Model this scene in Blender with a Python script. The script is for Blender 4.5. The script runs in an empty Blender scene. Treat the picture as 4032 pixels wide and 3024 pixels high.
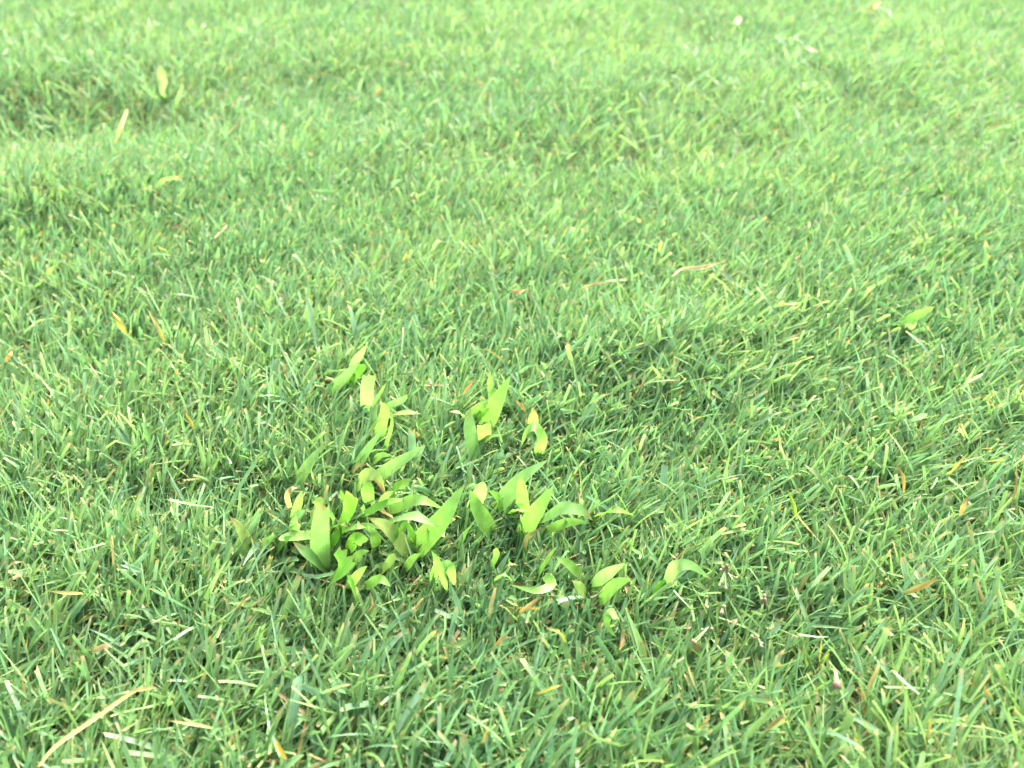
import bpy, math
import numpy as np
from mathutils import Vector

rng = np.random.default_rng(7)
scene = bpy.context.scene
COL = scene.collection

# ------------------------------------------------------------------ camera
PITCH = math.radians(38.0)
CAM_H = 0.228
FPX = 3230.0                      # focal length in pixels of the 4032 x 3024 photograph
cam_d = bpy.data.cameras.new("camera")
cam = bpy.data.objects.new("camera", cam_d)
COL.objects.link(cam)
cam.location = (0, 0, CAM_H)
cam.rotation_euler = (math.pi / 2 - PITCH, 0, 0)
cam_d.sensor_width = 36.0
cam_d.lens = 36.0 * FPX / 4032.0
cam_d.clip_start = 0.01
cam_d.clip_end = 500.0
cam_d.dof.use_dof = True
cam_d.dof.focus_distance = 0.292
cam_d.dof.aperture_fstop = 12.0
scene.camera = cam

# ------------------------------------------------------------------ world, sun, exposure
SUN_EL, SUN_AZ = math.radians(46), math.radians(32)      # azimuth from +Y (view direction) towards +X
world = bpy.data.worlds.new("World")
scene.world = world
world.use_nodes = True
wn, wl = world.node_tree.nodes, world.node_tree.links
wn.clear()
sky = wn.new("ShaderNodeTexSky")
sky.sky_type = 'NISHITA'
sky.sun_disc = False
sky.sun_elevation = SUN_EL
sky.sun_rotation = SUN_AZ
sky.air_density = 0.7
sky.dust_density = 9.0
sky.ozone_density = 1.0
bg = wn.new("ShaderNodeBackground")
bg.inputs["Strength"].default_value = 0.15
wo = wn.new("ShaderNodeOutputWorld")
wl.new(sky.outputs[0], bg.inputs[0])
wl.new(bg.outputs[0], wo.inputs[0])

sun_d = bpy.data.lights.new("sun", 'SUN')
sun_d.energy = 1.1
sun_d.angle = math.radians(50)
sun_d.color = (1.0, 0.97, 0.90)
sun = bpy.data.objects.new("sun", sun_d)
COL.objects.link(sun)
sdir = Vector((math.sin(SUN_AZ) * math.cos(SUN_EL), math.cos(SUN_AZ) * math.cos(SUN_EL), math.sin(SUN_EL)))
sun.rotation_euler = (-sdir).to_track_quat('-Z', 'Y').to_euler()
sun.location = sdir * 3

scene.view_settings.view_transform = 'Standard'
scene.view_settings.look = 'None'
scene.view_settings.exposure = 2.85
scene.view_settings.gamma = 1.0
scene.view_settings.use_curve_mapping = False
scene.render.engine = 'CYCLES'
scene.cycles.use_denoising = True
scene.cycles.max_bounces = 10
scene.cycles.diffuse_bounces = 6
scene.cycles.transmission_bounces = 6
scene.cycles.caustics_reflective = False
scene.cycles.caustics_refractive = False

# ------------------------------------------------------------------ pixel -> point
CP, SP = math.cos(PITCH), math.sin(PITCH)

def ray(u, v):
    a, b = u - 2016.0, 1512.0 - v
    return np.array([a, FPX * CP + b * SP, -FPX * SP + b * CP]) / FPX

def project(p):
    """points (N,3) -> pixel u, v and depth"""
    d = p - np.array([0, 0, CAM_H])
    depth = d[..., 1] * CP - d[..., 2] * SP
    depth = np.where(np.abs(depth) < 1e-4, 1e-4, depth)
    up = d[..., 1] * SP + d[..., 2] * CP
    return 2016 + FPX * d[..., 0] / depth, 1512 - FPX * up / depth, depth

def flat_at(u, v, z):
    r = ray(u, v)
    t = (z - CAM_H) / r[2]
    return np.array([r[0] * t, r[1] * t, z])

# ground relief: gentle swells plus the hollows and rises that show in the photograph
DENTS = []
for u, v, depth, rx, ry in [(140, 430, -.017, .16, .06), (1300, 760, -.004, .12, .055), (300, 760, .006, .12, .04),
                            (2300, 620, -.006, .10, .04), (1150, 2230, -.004, .03, .015), (700, 1950, -.005, .05, .015),
                            (2700, 300, .006, .15, .06), (3000, 2520, -.004, .03, .02),
                            (2500, 1330, .004, .08, .03), (1200, 300, -.005, .1, .04), (400, 2650, -.004, .03, .02)]:
    c = flat_at(u, v, 0.01)
    DENTS.append((c[0], c[1], depth * 1.6, rx, ry))

def relief(x, y):
    x = np.asarray(x, float)
    y = np.asarray(y, float)
    z = .0016 * np.sin(17 * x + 9 * y + 1.0) + .0016 * np.sin(-11 * x + 21 * y + 2.2) + .0009 * np.sin(47 * x + 18 * y) \
        + .0009 * np.sin(-33 * x + 52 * y + .7) + .003 * np.sin(4.1 * x - 3.3 * y + .4)
    for cx, cy, d, rx, ry in DENTS:
        z = z + d * np.exp(-((x - cx) / rx) ** 2 - ((y - cy) / ry) ** 2)
    fade = np.clip(1.6 - .12 * np.hypot(x, y), 0, 1)
    return z * fade

def at(u, v, h):
    """point at height h above the soil that the pixel looks at"""
    z = h
    for _ in range(5):
        p = flat_at(u, v, z)
        z = h + float(relief(p[0], p[1]))
    return p

# ------------------------------------------------------------------ materials
def leafy(name, translucent, rough, stripes, stripe_amt, spots=False, spec=.4, bump=.15):
    m = bpy.data.materials.new(name)
    m.use_nodes = True
    n, l = m.node_tree.nodes, m.node_tree.links
    n.clear()
    out = n.new("ShaderNodeOutputMaterial")
    at_ = n.new("ShaderNodeAttribute"); at_.attribute_name = "col"
    uv = n.new("ShaderNodeUVMap")
    sep = n.new("ShaderNodeSeparateXYZ"); l.new(uv.outputs[0], sep.inputs[0])
    # veins run along the blade: a wave across it
    mu = n.new("ShaderNodeMath"); mu.operation = 'MULTIPLY'; mu.inputs[1].default_value = stripes * 2 * math.pi
    l.new(sep.outputs[0], mu.inputs[0])
    sn = n.new("ShaderNodeMath"); sn.operation = 'SINE'; l.new(mu.outputs[0], sn.inputs[0])
    mp = n.new("ShaderNodeMapRange"); mp.inputs[1].default_value = -1; mp.inputs[2].default_value = 1
    mp.inputs[3].default_value = 1 - stripe_amt; mp.inputs[4].default_value = 1 + stripe_amt
    l.new(sn.outputs[0], mp.inputs[0])
    geo = n.new("ShaderNodeNewGeometry")
    nz = n.new("ShaderNodeTexNoise"); nz.inputs["Scale"].default_value = 260; nz.inputs["Detail"].default_value = 3
    l.new(geo.outputs["Position"], nz.inputs["Vector"])
    mp2 = n.new("ShaderNodeMapRange"); mp2.inputs[1].default_value = .3; mp2.inputs[2].default_value = .7
    mp2.inputs[3].default_value = .84; mp2.inputs[4].default_value = 1.16
    l.new(nz.outputs[0], mp2.inputs[0])
    mm = n.new("ShaderNodeMath"); mm.operation = 'MULTIPLY'
    l.new(mp.outputs[0], mm.inputs[0]); l.new(mp2.outputs[0], mm.inputs[1])
    vm = n.new("ShaderNodeVectorMath"); vm.operation = 'SCALE'
    l.new(at_.outputs["Color"], vm.inputs[0]); l.new(mm.outputs[0], vm.inputs["Scale"])
    colour = vm.outputs[0]
    if spots:
        nz2 = n.new("ShaderNodeTexNoise"); nz2.inputs["Scale"].default_value = 420; nz2.inputs["Detail"].default_value = 4
        l.new(geo.outputs["Position"], nz2.inputs["Vector"])
        mp3 = n.new("ShaderNodeMapRange"); mp3.inputs[1].default_value = .63; mp3.inputs[2].default_value = .72
        l.new(nz2.outputs[0], mp3.inputs[0])
        mx = n.new("ShaderNodeMix"); mx.data_type = 'RGBA'
        l.new(mp3.outputs[0], mx.inputs[0]); l.new(colour, mx.inputs[6])
        mx.inputs[7].default_value = (.22, .19, .08, 1)
        colour = mx.outputs[2]
    bp = n.new("ShaderNodeBump"); bp.inputs["Strength"].default_value = bump; bp.inputs["Distance"].default_value = .0002
    l.new(sn.outputs[0], bp.inputs["Height"])
    pr = n.new("ShaderNodeBsdfPrincipled")
    pr.inputs["Roughness"].default_value = rough
    pr.inputs["Specular IOR Level"].default_value = spec
    l.new(colour, pr.inputs["Base Color"]); l.new(bp.outputs[0], pr.inputs["Normal"])
    tr = n.new("ShaderNodeBsdfTranslucent")
    tint = n.new("ShaderNodeVectorMath"); tint.operation = 'MULTIPLY'; tint.inputs[1].default_value = (1.1, 1.2, .85)
    l.new(colour, tint.inputs[0]); l.new(tint.outputs[0], tr.inputs["Color"])
    mix = n.new("ShaderNodeMixShader"); mix.inputs[0].default_value = translucent
    l.new(pr.outputs[0], mix.inputs[1]); l.new(tr.outputs[0], mix.inputs[2])
    l.new(mix.outputs[0], out.inputs[0])
    return m

M_GRASS = leafy("grass_blade", .38, .52, 4, .12, spec=.38)
M_WEED = leafy("weed_leaf", .44, .46, 7, .07, spots=True, spec=.35, bump=.08)
M_DRY = leafy("dry_blade", .25, .7, 5, .14, spec=.2)

def plain(name, c, rough=.8, noise=None, scale=900):
    m = bpy.data.materials.new(name)
    m.use_nodes = True
    n, l = m.node_tree.nodes, m.node_tree.links
    p = n["Principled BSDF"]
    p.inputs["Roughness"].default_value = rough
    p.inputs["Specular IOR Level"].default_value = .25
    tex = n.new("ShaderNodeTexNoise"); tex.inputs["Scale"].default_value = scale; tex.inputs["Detail"].default_value = 4
    g = n.new("ShaderNodeNewGeometry"); l.new(g.outputs["Position"], tex.inputs["Vector"])
    mx = n.new("ShaderNodeMix"); mx.data_type = 'RGBA'
    mx.inputs[6].default_value = (*c, 1)
    mx.inputs[7].default_value = (*(noise or [k * .55 for k in c]), 1)
    l.new(tex.outputs[0], mx.inputs[0]); l.new(mx.outputs[2], p.inputs["Base Color"])
    return m

M_ANTHER = plain("anther", (.30, .26, .15), .7, (.22, .17, .10))
M_HUSK = plain("seed_husk", (.24, .20, .11), .75, (.16, .12, .07))
M_STEM = plain("weed_stem", (.15, .29, .07), .5, (.13, .24, .065))
M_STALK = plain("seed_stalk", (.15, .27, .09), .5, (.18, .25, .11))

def soil_material():
    m = bpy.data.materials.new("soil_and_thatch")
    m.use_nodes = True
    n, l = m.node_tree.nodes, m.node_tree.links
    p = n["Principled BSDF"]; p.inputs["Roughness"].default_value = .95; p.inputs["Specular IOR Level"].default_value = .1
    g = n.new("ShaderNodeNewGeometry")
    t1 = n.new("ShaderNodeTexNoise"); t1.inputs["Scale"].default_value = 220; t1.inputs["Detail"].default_value = 6
    l.new(g.outputs["Position"], t1.inputs["Vector"])
    r1 = n.new("ShaderNodeValToRGB")
    r1.color_ramp.elements[0].position = .3; r1.color_ramp.elements[0].color = (.045, .030, .018, 1)
    r1.color_ramp.elements[1].position = .72; r1.color_ramp.elements[1].color = (.17, .12, .06, 1)
    e = r1.color_ramp.elements.new(.52); e.color = (.085, .075, .03, 1)
    l.new(t1.outputs[0], r1.inputs[0])
    # beyond the modelled blades the sheet itself carries the turf's colour
    t2 = n.new("ShaderNodeTexNoise"); t2.inputs["Scale"].default_value = 60; t2.inputs["Detail"].default_value = 8
    l.new(g.outputs["Position"], t2.inputs["Vector"])
    r2 = n.new("ShaderNodeValToRGB")
    r2.color_ramp.elements[0].position = .3; r2.color_ramp.elements[0].color = (.05, .12, .035, 1)
    r2.color_ramp.elements[1].position = .7; r2.color_ramp.elements[1].color = (.13, .25, .07, 1)
    l.new(t2.outputs[0], r2.inputs[0])
    ln = n.new("ShaderNodeVectorMath"); ln.operation = 'LENGTH'; l.new(g.outputs["Position"], ln.inputs[0])
    mr = n.new("ShaderNodeMapRange"); mr.inputs[1].default_value = 1.5; mr.inputs[2].default_value = 2.6
    l.new(ln.outputs["Value"], mr.inputs[0])
    mx = n.new("ShaderNodeMix"); mx.data_type = 'RGBA'
    l.new(mr.outputs[0], mx.inputs[0]); l.new(r1.outputs[0], mx.inputs[6]); l.new(r2.outputs[0], mx.inputs[7])
    l.new(mx.outputs[2], p.inputs["Base Color"])
    b = n.new("ShaderNodeBump"); b.inputs["Distance"].default_value = .002; b.inputs["Strength"].default_value = .6
    l.new(t1.outputs[0], b.inputs["Height"]); l.new(b.outputs[0], p.inputs["Normal"])
    return m

M_SOIL = soil_material()

# ------------------------------------------------------------------ mesh helpers
def mesh_from(name, verts, quads, uvs=None, cols=None, mat=None):
    verts = np.ascontiguousarray(verts, np.float32).reshape(-1, 3)
    quads = np.ascontiguousarray(quads, np.int32).reshape(-1, 4)
    me = bpy.data.meshes.new(name)
    me.vertices.add(len(verts)); me.vertices.foreach_set("co", verts.ravel())
    me.loops.add(quads.size); me.loops.foreach_set("vertex_index", quads.ravel())
    me.polygons.add(len(quads))
    me.polygons.foreach_set("loop_start", np.arange(0, quads.size, 4, dtype=np.int32))
    me.polygons.foreach_set("use_smooth", np.ones(len(quads), bool))
    me.update(calc_edges=True)
    if uvs is not None:
        lay = me.uv_layers.new(name="UVMap")
        lay.data.foreach_set("uv", np.asarray(uvs, np.float32).reshape(-1, 2)[quads.ravel()].ravel())
    if cols is not None:
        a = me.attributes.new("col", 'FLOAT_COLOR', 'POINT')
        c = np.ones((len(verts), 4), np.float32); c[:, :3] = np.asarray(cols).reshape(-1, 3)
        a.data.foreach_set("color", c.ravel())
    if mat:
        me.materials.append(mat)
    return me

def link(name, me, parent=None, **props):
    o = bpy.data.objects.new(name, me)
    COL.objects.link(o)
    if parent is not None:
        o.parent = parent
    for k, v in props.items():
        o[k] = v
    return o

def strip_quads(nblades, S, C):
    """quads for nblades grids of (S+1) x C vertices"""
    i, j = np.meshgrid(np.arange(S), np.arange(C - 1), indexing='ij')
    a = (i * C + j).ravel()
    q = np.stack([a, a + 1, a + C + 1, a + C], 1)
    return (q[None] + (np.arange(nblades) * (S + 1) * C)[:, None, None]).reshape(-1, 4)

# ------------------------------------------------------------------ the ground sheet
def grow(n, near, far):
    a = np.linspace(0, 1, n)
    return near * a + (far - near) * a ** 6
gx = np.concatenate([-grow(90, 1.8, 150)[:0:-1], grow(90, 1.8, 150)])
gy = np.concatenate([-grow(60, 1.2, 150)[:0:-1], grow(120, 2.2, 150)])
X, Y = np.meshgrid(gx, gy, indexing='ij')
V = np.stack([X, Y, relief(X, Y)], -1)
nx, ny = len(gx), len(gy)
ii, jj = np.meshgrid(np.arange(nx - 1), np.arange(ny - 1), indexing='ij')
a = (ii * ny + jj).ravel()
ground = link("ground", mesh_from("ground", V, np.stack([a, a + ny, a + ny + 1, a + 1], 1), mat=M_SOIL))
ground["kind"] = "structure"
ground["label"] = "brown soil and thatch showing in the gaps under the turf"

# ------------------------------------------------------------------ weeds: leaves traced as centre lines, each with its own height above the soil
# (points base -> tip in photograph pixels, width in pixels, tip kind, tint, heights in mm)
LIME, PALE, SAT, OLIVE, TANL = "lime", "pale", "sat", "olive", "tan"
TINT = {LIME: (.158, .322, .068), PALE: (.182, .350, .104), SAT: (.128, .310, .036), OLIVE: (.20, .30, .082), TANL: (.26, .225, .10)}
UP = (8, 20, 28); LOW = (8, 17, 21); ARCH = (10, 29, 17); FLAT = (17, 20, 19)
PLANTS = [
 ("crabgrass_plant", "lime weed with a folded pointed leaf and a cut brown-tipped leaf beside it", (1440, 1660), [
  ([(1300, 1545), (1365, 1475), (1424, 1418)], 38, 'p', PALE, UP),
  ([(1390, 1435), (1418, 1398), (1444, 1358)], 32, 'p', PALE, (16, 24, 30)),
  ([(1378, 1508), (1405, 1466), (1442, 1440)], 40, 'r', SAT, (9, 18, 22)),
  ([(1443, 1615), (1446, 1540), (1454, 1475)], 50, 'q', PALE, UP),
  ([(1463, 1602), (1495, 1552), (1522, 1506)], 20, 'p', LIME, UP),
  ([(1530, 1600), (1572, 1580), (1606, 1564)], 30, 'c', PALE, (14, 21, 24)),
  ([(1494, 1712), (1512, 1640), (1515, 1588)], 46, 'c', LIME, UP),
  ([(1444, 1722), (1472, 1675), (1502, 1645)], 24, 'p', LIME, UP),
  ([(1520, 1755), (1543, 1670), (1538, 1605)], 15, 'p', LIME, UP),
  ([(1548, 1632), (1596, 1622), (1660, 1630)], 34, 'b', OLIVE, (10, 18, 19))]),
 ("crabgrass_plant", "sprawling lime weed with a bent brown-blotched leaf and pale pointed leaves", (1420, 1905), [
  ([(1412, 1826), (1463, 1750), (1514, 1683)], 46, 'p', PALE, UP),
  ([(1172, 1900), (1222, 1818), (1281, 1744)], 64, 'p', PALE, UP),
  ([(1500, 1868), (1572, 1818), (1676, 1753)], 48, 'p', PALE, UP),
  ([(1405, 1915), (1440, 1872), (1485, 1880), (1520, 1952)], 46, 'b', OLIVE, (10, 26, 27, 17)),
  ([(1476, 1812), (1502, 1792), (1538, 1796)], 27, 'p', LIME, LOW),
  ([(1540, 1940), (1572, 1908), (1604, 1906)], 48, 'q', SAT, (9, 19, 23)),
  ([(1388, 1866), (1410, 1834), (1448, 1830)], 17, 'b', TANL, LOW),
  ([(1452, 1975), (1447, 1935), (1440, 1895)], 50, 'r', LIME, (8, 15, 20)),
  ([(1163, 2028), (1176, 1975), (1189, 1932)], 34, 'p', LIME, UP),
  ([(1142, 2000), (1130, 1950), (1152, 1922), (1180, 1922)], 20, 'b', TANL, (9, 20, 23, 19)),
  ([(1225, 2030), (1248, 1995), (1262, 1955)], 40, 'r', OLIVE, LOW),
  ([(1330, 1995), (1345, 1965), (1340, 1928)], 32, 'p', SAT, UP),
  ([(1500, 1985), (1520, 1955), (1552, 1932)], 32, 'p', LIME, UP)]),
 ("crabgrass_plant", "weed with one tall broad lime leaf standing behind shorter blunt ones", (1890, 1725), [
  ([(1868, 1800), (1852, 1705), (1846, 1626)], 52, 'r', PALE, UP),
  ([(1908, 1672), (1955, 1585), (2012, 1474)], 62, 'p', LIME, (8, 21, 33)),
  ([(1936, 1550), (1930, 1505), (1928, 1464)], 27, 'p', LIME, (12, 22, 28)),
  ([(1845, 1640), (1890, 1605), (1930, 1570)], 40, 'p', LIME, LOW),
  ([(1880, 1645), (1905, 1620), (1928, 1610)], 32, 'p', SAT, (10, 20, 23)),
  ([(1905, 1735), (1907, 1705), (1907, 1668)], 52, 'q', OLIVE, (8, 17, 22)),
  ([(1880, 1730), (1930, 1718), (1985, 1710)], 22, 'p', LIME, LOW),
  ([(1835, 1650), (1815, 1625), (1768, 1620)], 26, 'b', PALE, LOW)]),
 ("crabgrass_plant", "lime weed arching over in a hoop beside the tall broad-leaved weed", (2110, 1790), [
  ([(2124, 1775), (2134, 1725), (2105, 1680), (2070, 1705), (2049, 1766)], 42, 'p', LIME, (9, 20, 27, 23, 14)),
  ([(2098, 1670), (2102, 1635), (2100, 1602)], 36, 'b', OLIVE, (9, 17, 21))]),
 ("crabgrass_plant", "largest lime weed with an upright broad brown-nicked leaf and a wide blunt leaf", (1290, 2225), [
  ([(1263, 2212), (1259, 2097), (1274, 1988)], 80, 'c', PALE, (8, 24, 36)),
  ([(1268, 2226), (1211, 2178), (1152, 2132)], 46, 'b', PALE, (8, 21, 26)),
  ([(1298, 2292), (1328, 2238), (1368, 2184)], 92, 'q', SAT, (11, 25, 30)),
  ([(1342, 2078), (1368, 2015), (1386, 1948)], 56, 'q', SAT, (9, 22, 30)),
  ([(1312, 2068), (1306, 2035), (1296, 2000)], 27, 'p', LIME, LOW),
  ([(1318, 2074), (1350, 2056), (1375, 2078)], 34, 'b', SAT, (12, 23, 19)),
  ([(1360, 2090), (1405, 2070), (1448, 2078)], 30, 'p', LIME, ARCH),
  ([(1418, 2072), (1463, 2070), (1508, 2083)], 20, 'p', LIME, FLAT),
  ([(1378, 2156), (1400, 2118), (1432, 2136)], 44, 'q', SAT, (9, 19, 21)),
  ([(1158, 2092), (1168, 2042), (1202, 2014)], 40, 'r', PALE, UP),
  ([(1232, 2104), (1155, 2110), (1096, 2122)], 46, 'r', LIME, (9, 16, 17)),
  ([(1378, 2305), (1410, 2260), (1446, 2228)], 34, 'p', LIME, UP),
  ([(1452, 2300), (1500, 2282), (1542, 2310)], 38, 'p', LIME, (12, 23, 20)),
  ([(1408, 2370), (1393, 2312), (1366, 2262)], 46, 'p', SAT, UP),
  ([(1500, 2250), (1530, 2215), (1555, 2180)], 34, 'r', OLIVE, LOW),
  ([(1200, 2078), (1225, 2045), (1246, 2008)], 38, 'r', LIME, UP),
  ([(1300, 2142), (1322, 2110), (1336, 2078)], 34, 'p', SAT, LOW),
  ([(1390, 2062), (1420, 2020), (1432, 1982)], 32, 'p', LIME, UP),
  ([(1392, 2208), (1420, 2180), (1454, 2168)], 32, 'p', LIME, LOW),
  ([(1092, 2162), (1120, 2130), (1152, 2108)], 36, 'p', LIME, LOW)]),
 ("crabgrass_seedling", "small pale weed with a brown-tipped leaf bending over, beside the largest weed", (1010, 2160), [
  ([(985, 2150), (945, 2080), (902, 2033)], 44, 'b', OLIVE, UP),
  ([(1028, 2162), (1055, 2130), (1084, 2106)], 38, 'p', LIME, LOW)]),
 ("crabgrass_plant", "lime weed with the broadest slanting leaf and arching pointed side leaves", (1660, 2140), [
  ([(1650, 2148), (1742, 2040), (1832, 1905)], 84, 'p', LIME, (8, 24, 35)),
  ([(1600, 2155), (1530, 2080), (1450, 2038)], 62, 'b', OLIVE, UP),
  ([(1452, 2014), (1540, 1972), (1620, 1968)], 25, 'p', SAT, FLAT),
  ([(1550, 1998), (1650, 1968), (1750, 2004)], 44, 'p', LIME, ARCH),
  ([(1546, 2050), (1630, 2030), (1730, 2076)], 46, 'p', PALE, (14, 29, 22)),
  ([(1808, 2142), (1842, 2088), (1868, 2056)], 34, 'p', LIME, UP),
  ([(1748, 2300), (1742, 2246), (1768, 2232), (1788, 2304)], 42, 'r', LIME, (10, 24, 26, 12)),
  ([(1706, 2270), (1722, 2215), (1698, 2165)], 30, 'p', LIME, UP),
  ([(1640, 2130), (1615, 2085), (1600, 2050)], 24, 'p', SAT, LOW),
  ([(1482, 2142), (1470, 2100), (1444, 2068)], 36, 'p', LIME, LOW),
  ([(1560, 2122), (1575, 2085), (1602, 2053)], 32, 'r', SAT, UP),
  ([(1600, 2232), (1625, 2200), (1658, 2178)], 30, 'p', LIME, LOW)]),
 ("crabgrass_plant", "weed with two lime leaves crossing in a V beside a long slanting leaf", (1975, 2020), [
  ([(1925, 2078), (1880, 2000), (1846, 1925)], 60, 'p', LIME, UP),
  ([(1864, 2000), (1888, 1948), (1910, 1902)], 52, 'r', PALE, UP),
  ([(1972, 1998), (1958, 1955), (1920, 1928)], 32, 'p', SAT, LOW),
  ([(1980, 1970), (2062, 1877), (2164, 1806)], 58, 'p', PALE, UP),
  ([(2058, 2000), (2056, 1930), (2048, 1874)], 50, 'p', LIME, UP),
  ([(2018, 2016), (2050, 1998), (2076, 2014)], 32, 'p', SAT, ARCH),
  ([(1938, 2228), (1950, 2190), (1960, 2162)], 36, 'r', LIME, LOW)]),
 ("crabgrass_plant", "weed with a sharp upright lime leaf and a drooping brown-ended leaf", (2130, 2095), [
  ([(2068, 2085), (2122, 2000), (2179, 1914)], 68, 'p', LIME, (8, 23, 33)),
  ([(2150, 2036), (2215, 2000), (2290, 2012), (2335, 2050)], 44, 'b', PALE, (13, 29, 28, 20)),
  ([(2170, 2080), (2245, 2055), (2318, 2060)], 34, 'p', LIME, LOW),
  ([(2350, 2030), (2425, 2006), (2498, 2030)], 28, 'p', SAT, ARCH),
  ([(2065, 2150), (2080, 2110), (2140, 2075)], 18, 'b', TANL, LOW)]),
 ("crabgrass_plant", "low lime weed with a boat-shaped leaf curling over the grass", (2140, 2280), [
  ([(2126, 2250), (2160, 2195), (2198, 2148)], 38, 'p', LIME, UP),
  ([(2275, 2252), (2230, 2215), (2190, 2196)], 34, 'p', LIME, LOW),
  ([(2150, 2272), (2172, 2300), (2110, 2326), (2010, 2303)], 32, 'p', LIME, (12, 22, 24, 22)),
  ([(1958, 2280), (1985, 2256), (2018, 2292)], 28, 'p', LIME, ARCH),
  ([(1992, 2232), (2005, 2212), (2030, 2226)], 26, 'r', LIME, ARCH),
  ([(2002, 2350), (2018, 2352), (2040, 2366)], 18, 'p', PALE, FLAT)]),
 ("crabgrass_plant", "two broad pale lime leaves rising side by side among dense blades", (2370, 2350), [
  ([(2342, 2296), (2400, 2255), (2464, 2217)], 46, 'p', PALE, UP),
  ([(2370, 2352), (2420, 2305), (2488, 2278)], 56, 'p', LIME, UP),
  ([(2302, 2336), (2282, 2308), (2252, 2284)], 40, 'b', OLIVE, LOW)]),
 ("crabgrass_seedling", "single lime leaf arched like a bow with faint brown marks", (2640, 2310), [
  ([(2628, 2280), (2660, 2235), (2720, 2225), (2800, 2280)], 46, 'p', PALE, (14, 27, 28, 19)),
  ([(2572, 2322), (2600, 2300), (2624, 2286)], 27, 'p', SAT, LOW)]),
 ("crabgrass_seedling", "small lime leaf hooked over and hanging down among dark blades", (2440, 2445), [
  ([(2438, 2440), (2425, 2416), (2394, 2424), (2396, 2470), (2428, 2510)], 36, 'p', LIME, (14, 24, 25, 19, 13))]),
 ("crabgrass_seedling", "lone yellow-green weed leaf slanting out of bright turf with a stub below", (3560, 1290), [
  ([(3545, 1275), (3605, 1245), (3682, 1206)], 44, 'p', LIME, UP),
  ([(3575, 1292), (3590, 1275), (3602, 1262)], 34, 'r', PALE, LOW)]),
 ("crabgrass_seedling", "tiny pale yellow-green leaf tip in soft distant turf beside a dark gap", (3705, 750), [
  ([(3706, 750), (3700, 718), (3696, 688)], 26, 'p', PALE, UP)]),
 ("crabgrass_seedling", "pale yellow upright leaf alone above the dark hollow", (640, 365), [
  ([(640, 360), (640, 315), (632, 262)], 34, 'r', PALE, (10, 22, 32))]),
 ("crabgrass_seedling", "lime weed leaf leaning low across the bright rise of turf", (150, 1120), [
  ([(148, 1122), (180, 1085), (216, 1044)], 26, 'p', LIME, UP)]),
]

def catmull(P, n):
    P = np.asarray(P, float)
    if len(P) == 2:
        P = np.stack([P[0], P.mean(0), P[1]])
    Q = np.vstack([2 * P[0] - P[1], P, 2 * P[-1] - P[-2]])
    out = []
    k = len(P) - 1
    for t in np.linspace(0, k, n):
        i = min(int(t), k - 1); f = t - i
        a, b, c, d = Q[i], Q[i + 1], Q[i + 2], Q[i + 3]
        out.append(.5 * (2 * b + (c - a) * f + (2 * a - 5 * b + 4 * c - d) * f * f + (3 * b - a - 3 * c + d) * f ** 3))
    return np.array(out)

BROWN = np.array((.19, .135, .06)); STRAW = np.array((.36, .28, .14))

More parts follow.
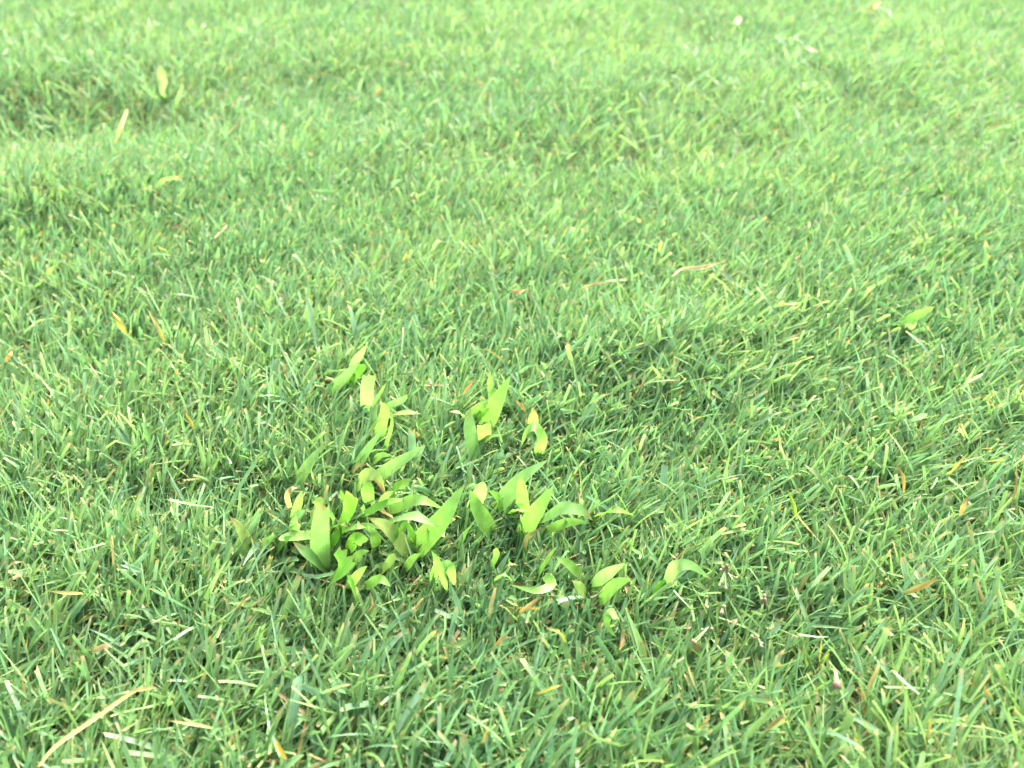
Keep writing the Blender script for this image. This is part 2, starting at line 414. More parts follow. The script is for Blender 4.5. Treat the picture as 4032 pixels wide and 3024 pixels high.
def leaf_mesh(name, pts3, wid, tip, tint, r, S=16, C=7, cup=.06, mat=M_WEED, tipcol=BROWN, tiplen=.1):
    """a ribbon leaf: centre line, width profile, cupped section, wavy margin"""
    c = catmull(pts3, S + 1)
    t = np.gradient(c, axis=0); t /= np.linalg.norm(t, axis=1)[:, None] + 1e-12
    mid = c[len(c) // 2]
    tocam = np.array([0, 0, CAM_H]) - mid; tocam /= np.linalg.norm(tocam)
    face = .8 * tocam + .4 * np.array([0, 0, 1]) + .12 * r.normal(size=3)
    b = np.cross(t, face); b /= np.linalg.norm(b, axis=1)[:, None] + 1e-12
    for k in range(1, len(b)):                                   # keep the side vector continuous through an arch
        if np.dot(b[k], b[k - 1]) < 0:
            b[k] = -b[k]
    roll = np.linspace(r.normal() * .1, r.normal() * .3, S + 1)[:, None] * (.3 if tip in 'cq' else 1)
    nrm = np.cross(t, b)
    b = b * np.cos(roll) + nrm * np.sin(roll)
    nrm = np.cross(t, b)
    nrm *= np.where(nrm[:, 2:3].mean() < 0, -1, 1)
    s = np.linspace(0, 1, S + 1)
    base = .5 + .5 * np.clip(s / .34, 0, 1) ** .8
    if tip in ('p', 'b'):
        prof = base * np.clip(1 - ((s - .42) / .58).clip(0, 1) ** 1.75, 0, 1) ** .95
        prof[-1] = .015
    elif tip == 'r':
        prof = base * np.sqrt(np.clip(1 - ((s - .5) / .5).clip(0, 1) ** 3.2, 0, 1)); prof[-1] = .12
    elif tip == 'q':
        prof = .8 + .2 * np.clip(s / .4, 0, 1) - .08 * s ** 4
    else:
        prof = base * (1 - .5 * s ** 2.6)
    w = wid * prof
    u = np.linspace(-1, 1, C)
    V = np.zeros((S + 1, C, 3))
    ph = r.uniform(0, 6.28, 3)
    for j, uj in enumerate(u):
        wob = 1 + .05 * np.sin(9 * s + ph[0] + (uj > 0) * 2)
        off = -cup * w * (1 - uj * uj) + .02 * wid * np.sin(6 * s + ph[1]) * uj + .01 * wid * np.sin(14 * s + ph[2]) * uj ** 2
        V[:, j] = c + b * (w * .5 * uj * wob)[:, None] + nrm * off[:, None]
    if tip in 'cq':                                               # torn, uneven mown end
        jag = r.normal(size=C) * .07 * wid + np.linspace(-1, 1, C) * r.normal() * .12 * wid
        V[-1] += t[-1] * jag[:, None]
        V[-2] += t[-2] * (.3 * jag)[:, None]
    base_c = np.array(TINT[tint] if isinstance(tint, str) else tint) * (1 + .08 * r.normal())
    cols = np.tile(base_c, (S + 1, C, 1))
    edge = (np.abs(u) > .95)
    cols[:, edge] = cols[:, edge] * .85 + np.array((.3, .42, .16)) * .15     # paler margin
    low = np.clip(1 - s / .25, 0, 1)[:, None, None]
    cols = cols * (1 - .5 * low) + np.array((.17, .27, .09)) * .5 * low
    k = {'p': .025, 'r': .03, 'c': .05, 'q': .015, 'b': .20}[tip] if tiplen == .1 else tiplen
    lim = 1 - k * (1 + .45 * r.normal(size=C))
    br = np.clip((s[:, None] - lim[None]) / (.35 * k + .02), 0, 1)[..., None]
    if tip == 'p' and r.random() < .4:
        br = br * 0
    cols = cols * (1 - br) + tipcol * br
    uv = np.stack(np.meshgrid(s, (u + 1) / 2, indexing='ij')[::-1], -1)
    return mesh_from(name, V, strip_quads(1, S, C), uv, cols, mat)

def tube_mesh(name, pts, rad, mat, sides=6, n=10):
    c = catmull(pts, n)
    t = np.gradient(c, axis=0); t /= np.linalg.norm(t, axis=1)[:, None] + 1e-12
    ref = np.where(np.abs(t[:, 2:3]) > .9, np.array([[1., 0, 0]]), np.array([[0., 0, 1]]))
    a = np.cross(t, ref); a /= np.linalg.norm(a, axis=1)[:, None]
    b = np.cross(t, a)
    rad = np.broadcast_to(np.asarray(rad, float), (n,)) if np.ndim(rad) == 0 else np.interp(np.linspace(0, 1, n), np.linspace(0, 1, len(rad)), rad)
    th = np.linspace(0, 2 * np.pi, sides + 1)
    V = c[:, None] + rad[:, None, None] * (a[:, None] * np.cos(th)[None, :, None] + b[:, None] * np.sin(th)[None, :, None])
    return mesh_from(name, V, strip_quads(1, n - 1, sides + 1), mat=mat)

def empty(name, p, **props):
    o = bpy.data.objects.new(name, None)
    o.empty_display_size = .005
    COL.objects.link(o)
    o.location = p
    for k, v in props.items():
        o[k] = v
    return o

def child(name, me, parent):
    """vertices were made in world space: bring them to the parent's origin"""
    p = parent
    off = np.zeros(3)
    while p is not None:
        off += np.array(p.location); p = p.parent
    co = np.empty(len(me.vertices) * 3, np.float32); me.vertices.foreach_get("co", co)
    me.vertices.foreach_set("co", (co.reshape(-1, 3) - off.astype(np.float32)).ravel())
    me.update()
    return link(name, me, parent)

def place(o_name, me, **props):
    """a one-mesh thing with its origin at its lowest end"""
    co = np.empty(len(me.vertices) * 3, np.float32); me.vertices.foreach_get("co", co); co = co.reshape(-1, 3)
    p = co[np.argmin(co[:, 2])].copy()
    me.vertices.foreach_set("co", (co - p).ravel()); me.update()
    o = link(o_name, me, None, **props); o.location = p
    return o

LEAF_LINES = []                                                  # xy samples of weed leaves and loose things: the turf is a little thinner there
r_weed = np.random.default_rng(21)
for name, label, crown, leaves in PLANTS:
    cp = at(crown[0], crown[1], .001)
    e = empty(name, cp, label=label, category="weed", group="lime green weeds growing in the lawn")
    for pts, wpx, tip, tint, hs in leaves:
        h = np.interp(np.linspace(0, 1, len(pts)), np.linspace(0, 1, len(hs)), hs) / 1000. + .003
        p3 = np.array([at(u, v, z) for (u, v), z in zip(pts, h)])
        depth = project(p3)[2].mean()
        foot = p3[0] + (p3[0] - p3[1]) * .4                      # the leaf runs on down between the turf blades
        foot[2] = max(foot[2], float(relief(foot[0], foot[1])) + .004)
        p3 = np.vstack([foot, p3])
        wid = (1.2 if tip in 'pb' else 1.1) * wpx * depth / FPX
        me = leaf_mesh("leaf", p3, wid, tip, tint, r_weed)
        lf = child("leaf", me, e)
        LEAF_LINES.append((catmull(p3[1:], 8)[1:], wid))
        b0 = p3[0]
        d0 = p3[0] - p3[1]; d0 /= np.linalg.norm(d0)
        mid = b0 + (cp - b0) * .4; mid[2] = float(relief(mid[0], mid[1])) + .0035
        endp = cp + np.array([0, 0, .001])
        child("sheath", tube_mesh("sheath", [b0 + (-d0) * .002, b0 + d0 * .0015 - np.array([0, 0, .002]), mid, endp],
                                  [wid * .16, wid * .16, .0006, .0008], M_STEM), lf)

# ------------------------------------------------------------------ dry and yellowed blades that stand out singly
ORANGE, STRAWC, BROWNC, YELLOW, LIMEY, HALF = (.42, .26, .08), (.42, .33, .16), (.22, .14, .07), (.44, .36, .06), (.24, .36, .05), (.14, .27, .09)
TANTIP = np.array((.40, .29, .13)); ORTIP = np.array((.42, .25, .07)); PALETIP = np.array((.46, .38, .24))
D = "dry_blade"
DRY = [
 (D, "olive-yellow blade with an orange tip leaning over the turf", [(500, 1320), (470, 1270), (440, 1226)], 27, 'p', (.42, .42, .10), (8, 20, 26), .3, ORTIP),
 (D, "long yellow and tan blade beside the olive-yellow one", [(652, 1362), (622, 1290), (580, 1214)], 18, 'p', (.56, .48, .16), (8, 20, 27), .4, TANTIP),
 (D, "blunt green blade with a square tan end", [(693, 1535), (694, 1492), (697, 1450)], 30, 'c', HALF, (8, 17, 24), .3, TANTIP),
 (D, "short curled orange dead blade lying in a gap", [(20, 1432), (34, 1405), (50, 1382)], 22, 'p', ORANGE, (14, 19, 20), .1, BROWN),
 (D, "thin bright yellow blade slanting down between green ones", [(764, 1690), (746, 1652), (728, 1622)], 13, 'p', YELLOW, (12, 20, 23), .1, TANTIP),
 (D, "curved orange-brown blade hanging beside a dark gap", [(3558, 1942), (3557, 1880), (3520, 1816)], 14, 'p', ORANGE, (9, 21, 24), .5, BROWN),
 (D, "broad blade half orange and half green lying flat", [(3555, 2338), (3630, 2309), (3698, 2274)], 28, 'p', (.48, .36, .10), (14, 21, 25), .2, ORTIP),
 (D, "thin brown bent dead blade at the turf's open edge", [(3984, 1978), (4002, 1910), (4003, 1830)], 11, 'p', BROWNC, (12, 20, 27), .2, TANTIP),
 (D, "broad tan dead blade with a dark pointed end", [(3780, 2034), (3795, 1992), (3814, 1950)], 24, 'b', (.56, .40, .16), (11, 18, 22), .28, BROWN),
 (D, "upright green blade with a split orange tip", [(3137, 2048), (3124, 1985), (3100, 1926)], 22, 'p', LIMEY, (8, 20, 28), .22, ORTIP),
 (D, "long green blade bleached tan along its upper half", [(3284, 1956), (3232, 1885), (3164, 1826)], 24, 'p', HALF, (8, 21, 28), .5, PALETIP),
 (D, "straight yellow-green blade with an orange point", [(3730, 1880), (3770, 1830), (3814, 1780)], 16, 'p', (.45, .46, .10), (9, 20, 26), .3, ORTIP),
 (D, "short upright lime blade next to a yellow one", [(3174, 2630), (3171, 2580), (3168, 2526)], 14, 'r', LIMEY, (8, 18, 27), .05, TANTIP),
 (D, "upright yellow blade between two lime ones", [(3226, 2606), (3231, 2555), (3238, 2510)], 14, 'p', YELLOW, (9, 19, 27), .05, ORTIP),
 (D, "lime blade with an orange tip leaning away from the yellow one", [(3226, 2632), (3246, 2600), (3266, 2570)], 24, 'p', LIMEY, (8, 16, 21), .2, ORTIP),
 (D, "rust-brown rolled dead blade", [(3008, 2884), (3055, 2842), (3106, 2796)], 17, 'p', BROWNC, (12, 18, 22), .25, PALETIP),
 (D, "green blade with a broad orange end standing in blurred turf", [(3918, 2802), (3900, 2752), (3872, 2702)], 30, 'p', HALF, (10, 20, 26), .45, ORTIP),
 (D, "yellow-tan blade with a white frayed tip", [(908, 2406), (942, 2382), (984, 2352)], 19, 'c', (.60, .44, .12), (12, 20, 25), .2, PALETIP),
 (D, "thin pale straw sliver lying across green blades", [(984, 2392), (1015, 2368), (1050, 2343)], 8, 'p', STRAWC, (17, 21, 23), .2, PALETIP),
 (D, "broad torn tan scrap with a square end", [(360, 2566), (395, 2550), (432, 2538)], 25, 'c', (.60, .40, .19), (13, 20, 22), .2, PALETIP),
 (D, "green blade ending in a long orange-tan point", [(326, 2335), (260, 2334), (192, 2327)], 16, 'p', (.44, .40, .14), (16, 21, 22), .5, TANTIP),
 (D, "short thick yellow-orange dead blade with a grey tip", [(1128, 2992), (1106, 2955), (1084, 2915)], 20, 'c', (.64, .42, .06), (12, 18, 23), .2, PALETIP),
 (D, "limp tan strand hanging between upright blades", [(447, 2236), (444, 2170), (432, 2098)], 11, 'p', STRAWC, (8, 17, 25), .2, BROWN),
 (D, "curled brown dead blade with a pale edge", [(24, 2250), (52, 2216), (92, 2212)], 15, 'b', (.50, .36, .18), (11, 23, 20), .3, BROWN),
 (D, "tan-ended blade lying level across blurred stems", [(840, 2866), (760, 2850), (664, 2838)], 16, 'p', (.36, .38, .14), (15, 20, 22), .4, PALETIP),
 (D, "pale yellowed broad blade standing upright in dark grass", [(1926, 2438), (1936, 2375), (1952, 2312)], 21, 'c', (.55, .52, .24), (8, 18, 26), .15, TANTIP),
 (D, "tan dead blade leaning low under the boat-shaped leaf", [(2042, 2420), (2085, 2384), (2132, 2348)], 22, 'p', (.52, .38, .16), (9, 17, 22), .3, BROWN),
 (D, "curved yellow-lime blade bending down with a dry tip", [(2232, 2534), (2205, 2488), (2144, 2472)], 19, 'p', (.40, .46, .08), (9, 22, 23), .25, TANTIP),
 (D, "level yellow blade with an orange end", [(2112, 2732), (2160, 2712), (2215, 2696)], 19, 'p', (.55, .52, .09), (15, 20, 22), .35, ORTIP),
 (D, "short orange dead blade leaning at a tuft's foot", [(1942, 2548), (1965, 2525), (1992, 2498)], 21, 'p', ORANGE, (12, 18, 21), .1, TANTIP),
 (D, "small stubby brown cut blade", [(1636, 2394), (1650, 2375), (1666, 2356)], 13, 'c', (.42, .27, .14), (17, 21, 24), .2, PALETIP),
 (D, "narrow yellow blade upright in the soft front grass", [(1898, 2930), (1910, 2898), (1924, 2864)], 15, 'p', YELLOW, (12, 18, 24), .1, TANTIP),
 (D, "thin tan curl hooked like a question mark", [(1446, 2410), (1467, 2380), (1458, 2330)], 9, 'p', (.55, .38, .17), (13, 19, 23), .2, BROWN),
 (D, "twisted pale straw lying over turf above the weeds", [(2284, 1140), (2344, 1118), (2405, 1110)], 11, 'p', STRAWC, (19, 24, 24), .2, BROWN),
 (D, "small bright yellow blade tilted in blurred turf", [(1862, 975), (1868, 950), (1878, 925)], 15, 'r', YELLOW, (15, 20, 25), .05, TANTIP),
 (D, "stubby cream-yellow blade in pale turf", [(2597, 990), (2600, 970), (2606, 948)], 15, 'r', (.66, .52, .20), (15, 20, 25), .05, TANTIP),
 (D, "small orange dead blade lying level", [(2286, 898), (2302, 904), (2320, 912)], 13, 'p', ORANGE, (19, 22, 21), .1, TANTIP),
 (D, "olive-yellow blade with a kinked dry tip", [(1574, 1046), (1592, 1018), (1606, 986)], 15, 'p', (.45, .44, .12), (10, 19, 25), .2, TANTIP),
 (D, "thin yellow-green stalk with a brown foot in soft turf", [(434, 600), (470, 515), (502, 428)], 14, 'r', (.46, .52, .14), (6, 19, 30), .05, STRAW),
 (D, "tan scrap of dead blade standing in the dark hollow", [(912, 424), (924, 402), (940, 384)], 20, 'c', (.52, .38, .24), (16, 21, 26), .1, STRAW),
 (D, "pale straw fleck lying in the bright distant turf", [(3180, 186), (3200, 196), (3224, 208)], 16, 'p', (.68, .52, .32), (20, 22, 20), .1, STRAW),
 (D, "tan streaked blade tip beside blurred yellow flecks", [(1468, 382), (1486, 362), (1504, 338)], 15, 'p', (.56, .46, .20), (15, 20, 25), .3, TANTIP),
 (D, "yellow-orange leaf scrap in the hazy far turf", [(3420, 34), (3444, 24), (3466, 8)], 18, 'p', (.60, .44, .12), (20, 22, 22), .1, TANTIP),
 (D, "dark brown crumpled leaf scrap in green shade", [(665, 900), (690, 888), (716, 905)], 18, 'b', (.20, .12, .08), (14, 21, 17), .2, BROWN),
 (D, "orange dead blade in the shaded gap above the weeds", [(2010, 1150), (2040, 1148), (2075, 1138)], 20, 'p', (.56, .34, .15), (14, 18, 18), .2, BROWN),
 (D, "brown rolled blade pointing up behind the hoop-shaped weed", [(2068, 1672), (2073, 1655), (2076, 1640)], 12, 'p', (.42, .23, .10), (13, 18, 22), .2, TANTIP),
 (D, "yellow and orange dead blade behind the tall broad leaf", [(2070, 1620), (2052, 1596), (2030, 1574)], 16, 'p', (.62, .40, .10), (13, 19, 21), .3, TANTIP),
 (D, "brown dead blade crossing behind the tall broad leaf", [(1822, 1562), (1842, 1525), (1872, 1494)], 13, 'p', (.45, .24, .11), (12, 20, 25), .2, PALETIP),
 (D, "broad brown scrap lying below the bow-shaped weed leaf", [(2440, 2560), (2452, 2525), (2448, 2480)], 20, 'b', (.36, .24, .15), (10, 16, 20), .3, BROWN),
]
r_dry = np.random.default_rng(5)
for name, label, pts, wpx, tip, tint, hs, tl, tc in DRY:
    h = np.interp(np.linspace(0, 1, len(pts)), np.linspace(0, 1, len(hs)), hs) / 1000. + .003
    p3 = np.array([at(u, v, z) for (u, v), z in zip(pts, h)])
    wid = max(.85 * wpx, 8) * project(p3)[2].mean() / FPX
    me = leaf_mesh("dry_blade", p3, wid, tip, tuple((.60 if max(tint) > .45 else .78) * k for k in tint), r_dry, S=12, C=5, cup=.22, mat=M_DRY, tipcol=tc, tiplen=tl)
    place(name, me, label=label, category="dry blade", group="dry and yellowed blades in the lawn")
    LEAF_LINES.append((catmull(p3, 6), wid))

def straw(label, lines, wpxs, tint=STRAWC, heights=(.022, .026)):
    first = None
    for k, (pts, wpx) in enumerate(zip(lines, wpxs)):
        hh = np.linspace(heights[0], heights[1], len(pts))
        p3 = np.array([at(u, v, z) for (u, v), z in zip(pts, hh)])
        wid = wpx * project(p3)[2].mean() / FPX
        me = leaf_mesh("straw", p3, wid, 'c', tint, r_dry, S=22, C=5, cup=.3, mat=M_DRY, tipcol=np.array((.42, .27, .12)), tiplen=.08)
        if first is None:
            first = place("straw", me, label=label, category="straw")
        else:
            child("strand", me, first)
        LEAF_LINES.append((catmull(p3, 8), wid))

straw("long cream straw lying diagonally over the soft front grass",
      [[(150, 3020), (223, 2935), (390, 2818), (518, 2726), (560, 2714), (608, 2706)]], [18], (.46, .345, .14), (.020, .031))
straw("thin forked tan straw resting on the turf in two strands",
      [[(2649, 1086), (2690, 1056), (2766, 1047), (2858, 1030)], [(2690, 1062), (2770, 1058), (2812, 1042)]], [9, 7], (.40, .32, .17), (.026, .029))

# small petal far off
pp = at(2905, 82, .024)
w_ = 26 * project(pp)[2] / FPX
place("petal", leaf_mesh("petal", np.array([pp + (-w_ * .5, -.004, -.001), pp, pp + (w_ * .5, .006, .003)]), w_ * .9, 'r', (.36, .33, .19), r_dry, mat=M_DRY, tiplen=.01),
      label="small cream petal lying on the hazy distant turf", category="petal")

# flowering spikes of the turf grass: stalk, husk, pale anthers
def ball(name, c, rad, mat, squash=1.0, seed=0):
    rr = np.random.default_rng(seed)
    th = np.linspace(0, np.pi, 6); ph = np.linspace(0, 2 * np.pi, 9)
    T, P = np.meshgrid(th, ph, indexing='ij')
    k = 1 + .15 * rr.normal(size=T.shape); k[:, -1] = k[:, 0]; k[0] = k[0, 0]; k[-1] = k[-1, 0]
    V = np.stack([np.sin(T) * np.cos(P) * k, np.sin(T) * np.sin(P) * k, np.cos(T) * squash * k], -1) * rad + np.asarray(c)
    return mesh_from(name, V, strip_quads(1, 5, 9), mat=mat)

SPIKES = [
 ("grass flower spike with a purple-grey head and scattered pale anthers", (2868, 2420), (2855, 2230), [(2866, 2236), (2838, 2245), (2900, 2276), (2843, 2296), (2832, 2306), (2858, 2318)], True),
 ("grass flower spike with two large cream anthers on one stem", (2842, 2500), (2850, 2388), [(2849, 2390), (2842, 2404), (2841, 2414)], False),
 ("grass flower spike with small whitish anthers beside a lime bow-shaped leaf", (2770, 2480), (2783, 2350), [(2784, 2352), (2777, 2385), (2785, 2392), (2752, 2340)], False),
 ("single cream anther on a thin green stalk", (2855, 2530), (2862, 2446), [(2862, 2446)], False),
 ("grass flower spike with a brown scaly husk and a white anther", (3012, 2440), (3005, 2362), [(2998, 2330), (3010, 2345)], True),
 ("grass flower spike lying low with dull pinkish anthers", (2760, 2540), (2790, 2470), [(2788, 2468), (2804, 2478), (2764, 2480), (2728, 2524), (2738, 2530)], False),
 ("grass flower spike with grey specks over a dark gap", (2960, 2590), (2985, 2510), [(2983, 2520), (3000, 2535), (2998, 2545), (2960, 2508)], False),
]
for k, (label, foot, top, dots, husk) in enumerate(SPIKES):
    f, tp = at(*foot, .003), at(*top, .029)
    e = empty("grass_flower_spike", f, label=label, category="flower spike", group="flower spikes in the lawn")
    child("stalk", tube_mesh("stalk", [f, (f + tp) / 2 + np.array([.001, 0, .001]), tp], [.0004, .00035, .0003], M_STALK), e)
    if husk:
        ax = (tp - f) / np.linalg.norm(tp - f)
        for q in range(5):
            cc = tp - ax * .0011 * q + np.array([.0006 * (-1) ** q, 0, 0])
            child("husk", ball("husk", cc, .00055, M_HUSK, 1.7, 40 + k * 9 + q), e)
    for q, (u, v) in enumerate(dots):
        ap = at(u, v, .028)
        rad = (.0006 if k == 1 else .00045) * (1 + .2 * np.sin(3 * q + k))
        an = child("anther", ball("anther", ap, rad, M_ANTHER, 1.25, k * 10 + q), e)
        near = f + (tp - f) * np.clip(np.dot(ap - f, tp - f) / np.dot(tp - f, tp - f), .5, 1)
        child("filament", tube_mesh("filament", [near, (near + ap) / 2, ap], .00014, M_STALK, 4, 4), an)
bud_p = at(3296, 2696, .026)
bud = place("seed_bud", ball("seed_bud", bud_p, .0012, plain("bud", (.27, .19, .12), .8, (.20, .12, .08)), 1.05, 99),
            label="small pinkish round seed bud caught in the blades", category="seed")
stalk_f = at(3262, 2640, .004)
child("stalk", tube_mesh("stalk", [stalk_f, (stalk_f + bud_p) / 2 + np.array([0, 0, .003]), bud_p], .0005, M_STALK), bud)

# ------------------------------------------------------------------ the turf
LX = np.concatenate([l[0][:, :2] for l in LEAF_LINES])
LZ = np.concatenate([l[0][:, 2] for l in LEAF_LINES])
LR = np.concatenate([np.full(len(l[0]), l[1]) for l in LEAF_LINES])

def value_noise(x, y, scale, seed):
    r = np.random.default_rng(seed)
    g = r.random((64, 64))
    X = x / scale; Y = y / scale
    xi = np.floor(X).astype(int); yi = np.floor(Y).astype(int)
    fx = X - xi; fy = Y - yi
    fx = fx * fx * (3 - 2 * fx); fy = fy * fy * (3 - 2 * fy)
    G = lambda a, b: g[a % 64, b % 64]
    return (G(xi, yi) * (1 - fx) + G(xi + 1, yi) * fx) * (1 - fy) + (G(xi, yi + 1) * (1 - fx) + G(xi + 1, yi + 1) * fx) * fy

def sample_roots(density, x0, x1, y0, y1, r):
    n = int((x1 - x0) * (y1 - y0) * 1e4 * density)
    p = np.stack([r.uniform(x0, x1, n), r.uniform(y0, y1, n)], 1)
    # shoots stand in loose tufts
    k = value_noise(p[:, 0], p[:, 1], .006, 3) * .6 + value_noise(p[:, 0], p[:, 1], .02, 4) * .4
    return p[r.random(n) < np.clip(.35 + 1.1 * k, 0, 1)]

def in_view(p, margin):
    q = np.concatenate([p, relief(p[:, 0], p[:, 1])[:, None] + .015], 1)
    u, v, d = project(q)
    return (d > .02) & (u > -margin) & (u < 4032 + margin) & (v > -margin) & (v < 3024 + margin)

GREEN_A = np.array((.098, .226, .100)); GREEN_B = np.array((.205, .332, .110)); GREEN_C = np.array((.165, .305, .172))
SHEATH = np.array((.30, .36, .15))

def make_blades(p, S, C, r, kind="turf"):
    n = len(p)
    x, y = p[:, 0], p[:, 1]
    z = relief(x, y)
    patch = value_noise(x, y, .05, 11); patch2 = value_noise(x + 3, y, .13, 12); patch3 = value_noise(x, y + 5, .025, 13)
    L = r.lognormal(math.log(.0194), .22, n) * (.82 + .4 * patch) * 1.0
    w = r.lognormal(math.log(.00112), .26, n)
    L = np.minimum(L, .029)
    # the mower and foot traffic have laid the blades over, mostly to the right and away
    flow = .5 + .6 * (patch2 - .5) + .6 * (patch3 - .5)
    phi = flow + r.normal(0, 1.3, n)
    th0 = np.abs(r.normal(.45, .27, n)) + .2 * patch
    th1 = th0 + np.abs(r.normal(.30, .34, n))
    cut = r.random(n) < .36
    dead = r.random(n) < .014
    tan = r.random(n) < np.where(cut, .6, .3)
    tanlen = np.where(cut, r.uniform(.02, .10, n), r.uniform(.02, .12, n))
    if kind == "thatch":
        L = r.uniform(.006, .022, n); w = r.lognormal(math.log(.0010), .3, n)
        th0 = r.normal(1.35, .2, n); th1 = th0 + r.normal(0, .35, n); phi = r.uniform(0, 6.28, n)
        z = z + r.uniform(.0005, .005, n); dead = r.random(n) < .55
    if kind == "clipping":
        L = r.uniform(.005, .016, n); w = r.lognormal(math.log(.0011), .3, n)
        th0 = r.normal(1.5, .22, n); th1 = th0 + r.normal(0, .5, n); phi = r.uniform(0, 6.28, n)
        z = z + r.uniform(.012, .021, n); dead = r.random(n) < .22; cut[:] = True
    hollow = flat_at(140, 430, .01)
    if kind == "turf":
        L = L * (1 + .25 * np.exp(-((x - hollow[0]) / .16) ** 2 - ((y - hollow[1]) / .09) ** 2))
        longer = r.random(n) < .04
        L = np.where(longer, L * 1.3, L); th1 = np.where(longer, th1 + .35, th1)
        wide = r.random(n) < .10
        w = np.where(wide, w * 1.75, w)
        # crowded out beside the weeds
        for a0 in range(0, n, 20000):
            s_ = slice(a0, a0 + 20000)
            d = np.hypot((x[s_, None] - LX[None, :, 0]) / (.003 + .7 * LR[None]), (y[s_, None] - (LX[None, :, 1] - .007)) / .012)
            k = np.clip(1.6 * (d.min(1) - .45), 0, 1)
            L[s_] *= .72 + .28 * k
        L = np.where(dead, L * .8, L)
        th0 = np.where(dead, th0 + .4, th0)
    dphi = r.normal(0, .35, n)
    tw0 = r.normal(0, .9, n); tw1 = tw0 + r.normal(0, .6, n)
    fold = np.abs(r.normal(.24, .10, n))
    s = {5: np.array([0, .22, .46, .70, .91, 1.]), 4: np.array([0, .3, .62, .9, 1.]), 3: np.array([0, .4, .88, 1.])}[S]
    c = np.zeros((n, S + 1, 3)); c[:, 0] = np.stack([x, y, z - (.001 if kind == "turf" else 0)], 1)
    T = np.zeros((n, S + 1, 3)); B = np.zeros((n, S + 1, 3))
    for k in range(S + 1):
        th = th0 + (th1 - th0) * s[k] ** 1.3; ph = phi + dphi * s[k]; tw = tw0 + (tw1 - tw0) * s[k]
        t = np.stack([np.sin(th) * np.cos(ph), np.sin(th) * np.sin(ph), np.cos(th)], 1)
        b0 = np.stack([-np.sin(ph), np.cos(ph), 0 * ph], 1)
        T[:, k] = t
        B[:, k] = b0 * np.cos(tw)[:, None] + np.cross(t, b0) * np.sin(tw)[:, None]
        if k:
            c[:, k] = c[:, k - 1] + .5 * (T[:, k] + T[:, k - 1]) * (L * (s[k] - s[k - 1]))[:, None]
    g = relief(c[..., 0], c[..., 1])
    c[..., 2] = np.maximum(c[..., 2], g + .0006)
    prof_p = (.62 + .38 * np.clip(s / .3, 0, 1)) * np.clip(1 - np.clip((s - .35) / .65, 0, 1) ** 1.7, 0, 1); prof_p[-1] = .03
    prof_c = (.62 + .38 * np.clip(s / .3, 0, 1)) * (1 - .25 * s ** 2)
    W = w[:, None] * np.where(cut[:, None], prof_c[None], prof_p[None])
    N = np.cross(T, B)
    us = np.linspace(-1, 1, C)
    V = np.zeros((n, S + 1, C, 3))
    for j, u in enumerate(us):
        V[:, :, j] = c + B * (W * .5 * u)[..., None] - (N * (fold[:, None] * W * (1 - abs(u)))[..., None])
    jag = r.normal(0, .35, (n, C)) * w[:, None]
    V[:, -1] += np.where(cut[:, None, None], T[:, -1][:, None] * jag[..., None], 0)
    # colour
    m = np.clip(r.normal(.42, .28, n) + .5 * (patch2 - .5) + .35 * (patch - .5), 0, 1)[:, None]
    base = GREEN_A * (1 - m) + GREEN_B * m
    blue = (r.random(n) < .3)[:, None] * r.uniform(.3, 1, n)[:, None]
    base = base * (1 - blue) + GREEN_C * blue
    base = base * r.lognormal(0, .16, n)[:, None]
    pick = r.random(n)[:, None]
    deadc = np.where(pick < .45, np.array((.50, .38, .19)), np.where(pick < .7, np.array((.32, .235, .10)), np.where(pick < .86, np.array((.50, .35, .09)), np.array((.56, .48, .14))))) * r.lognormal(0, .2, n)[:, None] * .58
    base = np.where(dead[:, None], deadc, base)
    tipc = np.where((r.random(n) < .6)[:, None], np.array((.40, .34, .18)), np.array((.35, .265, .11)))
    cols = np.repeat(base[:, None], S + 1, 1)
    lo = np.clip(1 - s / .3, 0, 1)[None, :, None] * .65
    cols = cols * (1 - lo) + SHEATH * lo
    tk = np.clip((s[None] - (1 - tanlen[:, None])) / .02, 0, 1) * tan[:, None]
    cols = cols * (1 - tk[..., None]) + tipc[:, None] * tk[..., None]
    cols = np.repeat(cols[:, :, None], C, 2)
    uv = np.zeros((n, S + 1, C, 2)); uv[..., 0] = (us + 1) / 2; uv[..., 1] = s[None, :, None]
    return V, uv, cols

parts = []
rt = np.random.default_rng(33)
DENS = 43
near = sample_roots(DENS, -1.0, 1.0, -.06, 1.35, rt)
vis = in_view(near, 260)
seen = near[vis]
hol = flat_at(140, 430, .01)
seen = seen[rt.random(len(seen)) > .4 * np.exp(-((seen[:, 0] - hol[0]) / .16) ** 2 - ((seen[:, 1] - hol[1]) / .09) ** 2)]
depth = seen[:, 1]
close = seen[seen[:, 1] < .33]; middle = seen[(seen[:, 1] >= .33) & (seen[:, 1] < .52)]; far = seen[seen[:, 1] >= .52]; far = far[rt.random(len(far)) < .37]
rest = near[~vis]; rest = rest[rt.random(len(rest)) < .04]
beyond = sample_roots(.15, -2.6, 2.6, -1.0, 2.9, rt)
beyond = beyond[~((np.abs(beyond[:, 0]) < 1.0) & (beyond[:, 1] > -.06) & (beyond[:, 1] < 1.35))]

Vc, Uc, Cc = make_blades(close, 5, 3, rt)
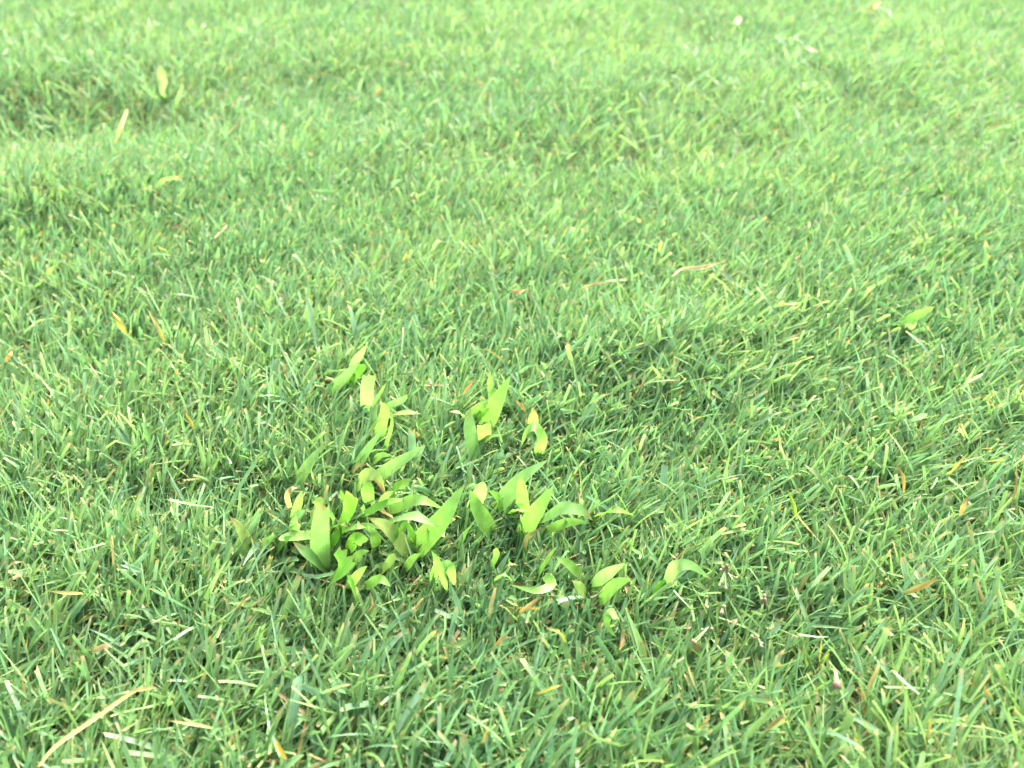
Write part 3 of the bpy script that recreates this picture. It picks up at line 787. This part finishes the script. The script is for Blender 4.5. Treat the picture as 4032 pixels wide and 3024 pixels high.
# the blades that show largest become single parts of the turf
pu, pv, pd = project(Vc[:, :, 1])
span = np.hypot(pu[:, 0] - pu[:, -1], pv[:, 0] - pv[:, -1])
wide_px = np.linalg.norm(Vc[:, 3, 0] - Vc[:, 3, 2], axis=1) / pd[:, 3] * FPX
ok = (pu.min(1) > 30) & (pu.max(1) < 4000) & (pv.min(1) > 30) & (pv.max(1) < 3000)
score = np.where(ok, span * wide_px * (.3 + np.clip((Vc[:, -1, 1, 2] - relief(Vc[:, -1, 1, 0], Vc[:, -1, 1, 1])) / .025, 0, 1.3)), 0)
big = np.argsort(-score)[:300]
keep = np.ones(len(close), bool); keep[big] = False
sets = [(Vc[keep], Uc[keep], Cc[keep], 5, 3)]
for pts, S, C, kd in ((middle, 4, 3, "turf"), (far, 4, 2, "turf"), (rest, 3, 2, "turf"), (beyond, 3, 2, "turf"),
                      (sample_roots(5, -.75, .75, .02, .95, rt), 3, 2, "thatch"),
                      (sample_roots(.05, -.75, .75, .02, 1.0, rt), 3, 3, "clipping")):
    if kd != "turf":
        pts = pts[in_view(pts, 300)]
    v_, u_, c_ = make_blades(pts, S, C, rt, kd)
    sets.append((v_, u_, c_, S, C))
VV, UU, CC, QQ, off = [], [], [], [], 0
for v_, u_, c_, S, C in sets:
    QQ.append(strip_quads(len(v_), S, C) + off)
    VV.append(v_.reshape(-1, 3)); UU.append(u_.reshape(-1, 2)); CC.append(c_.reshape(-1, 3))
    off += v_.shape[0] * v_.shape[1] * v_.shape[2]
Q = np.concatenate(QQ)
print("turf blades", [len(s_[0]) for s_ in sets], "triangles", 2 * len(Q))
grass = link("grass", mesh_from("grass", np.concatenate(VV), Q, np.concatenate(UU), np.concatenate(CC), M_GRASS),
             kind="stuff", label="dense short mown green turf grass with tan cut tips", category="grass")
q1 = strip_quads(1, 5, 3)
for i in big:
    o = link("blade", mesh_from("blade", Vc[i] - Vc[i, 0, 1], q1, Uc[i], Cc[i], M_GRASS), grass)
    o.location = Vc[i, 0, 1]
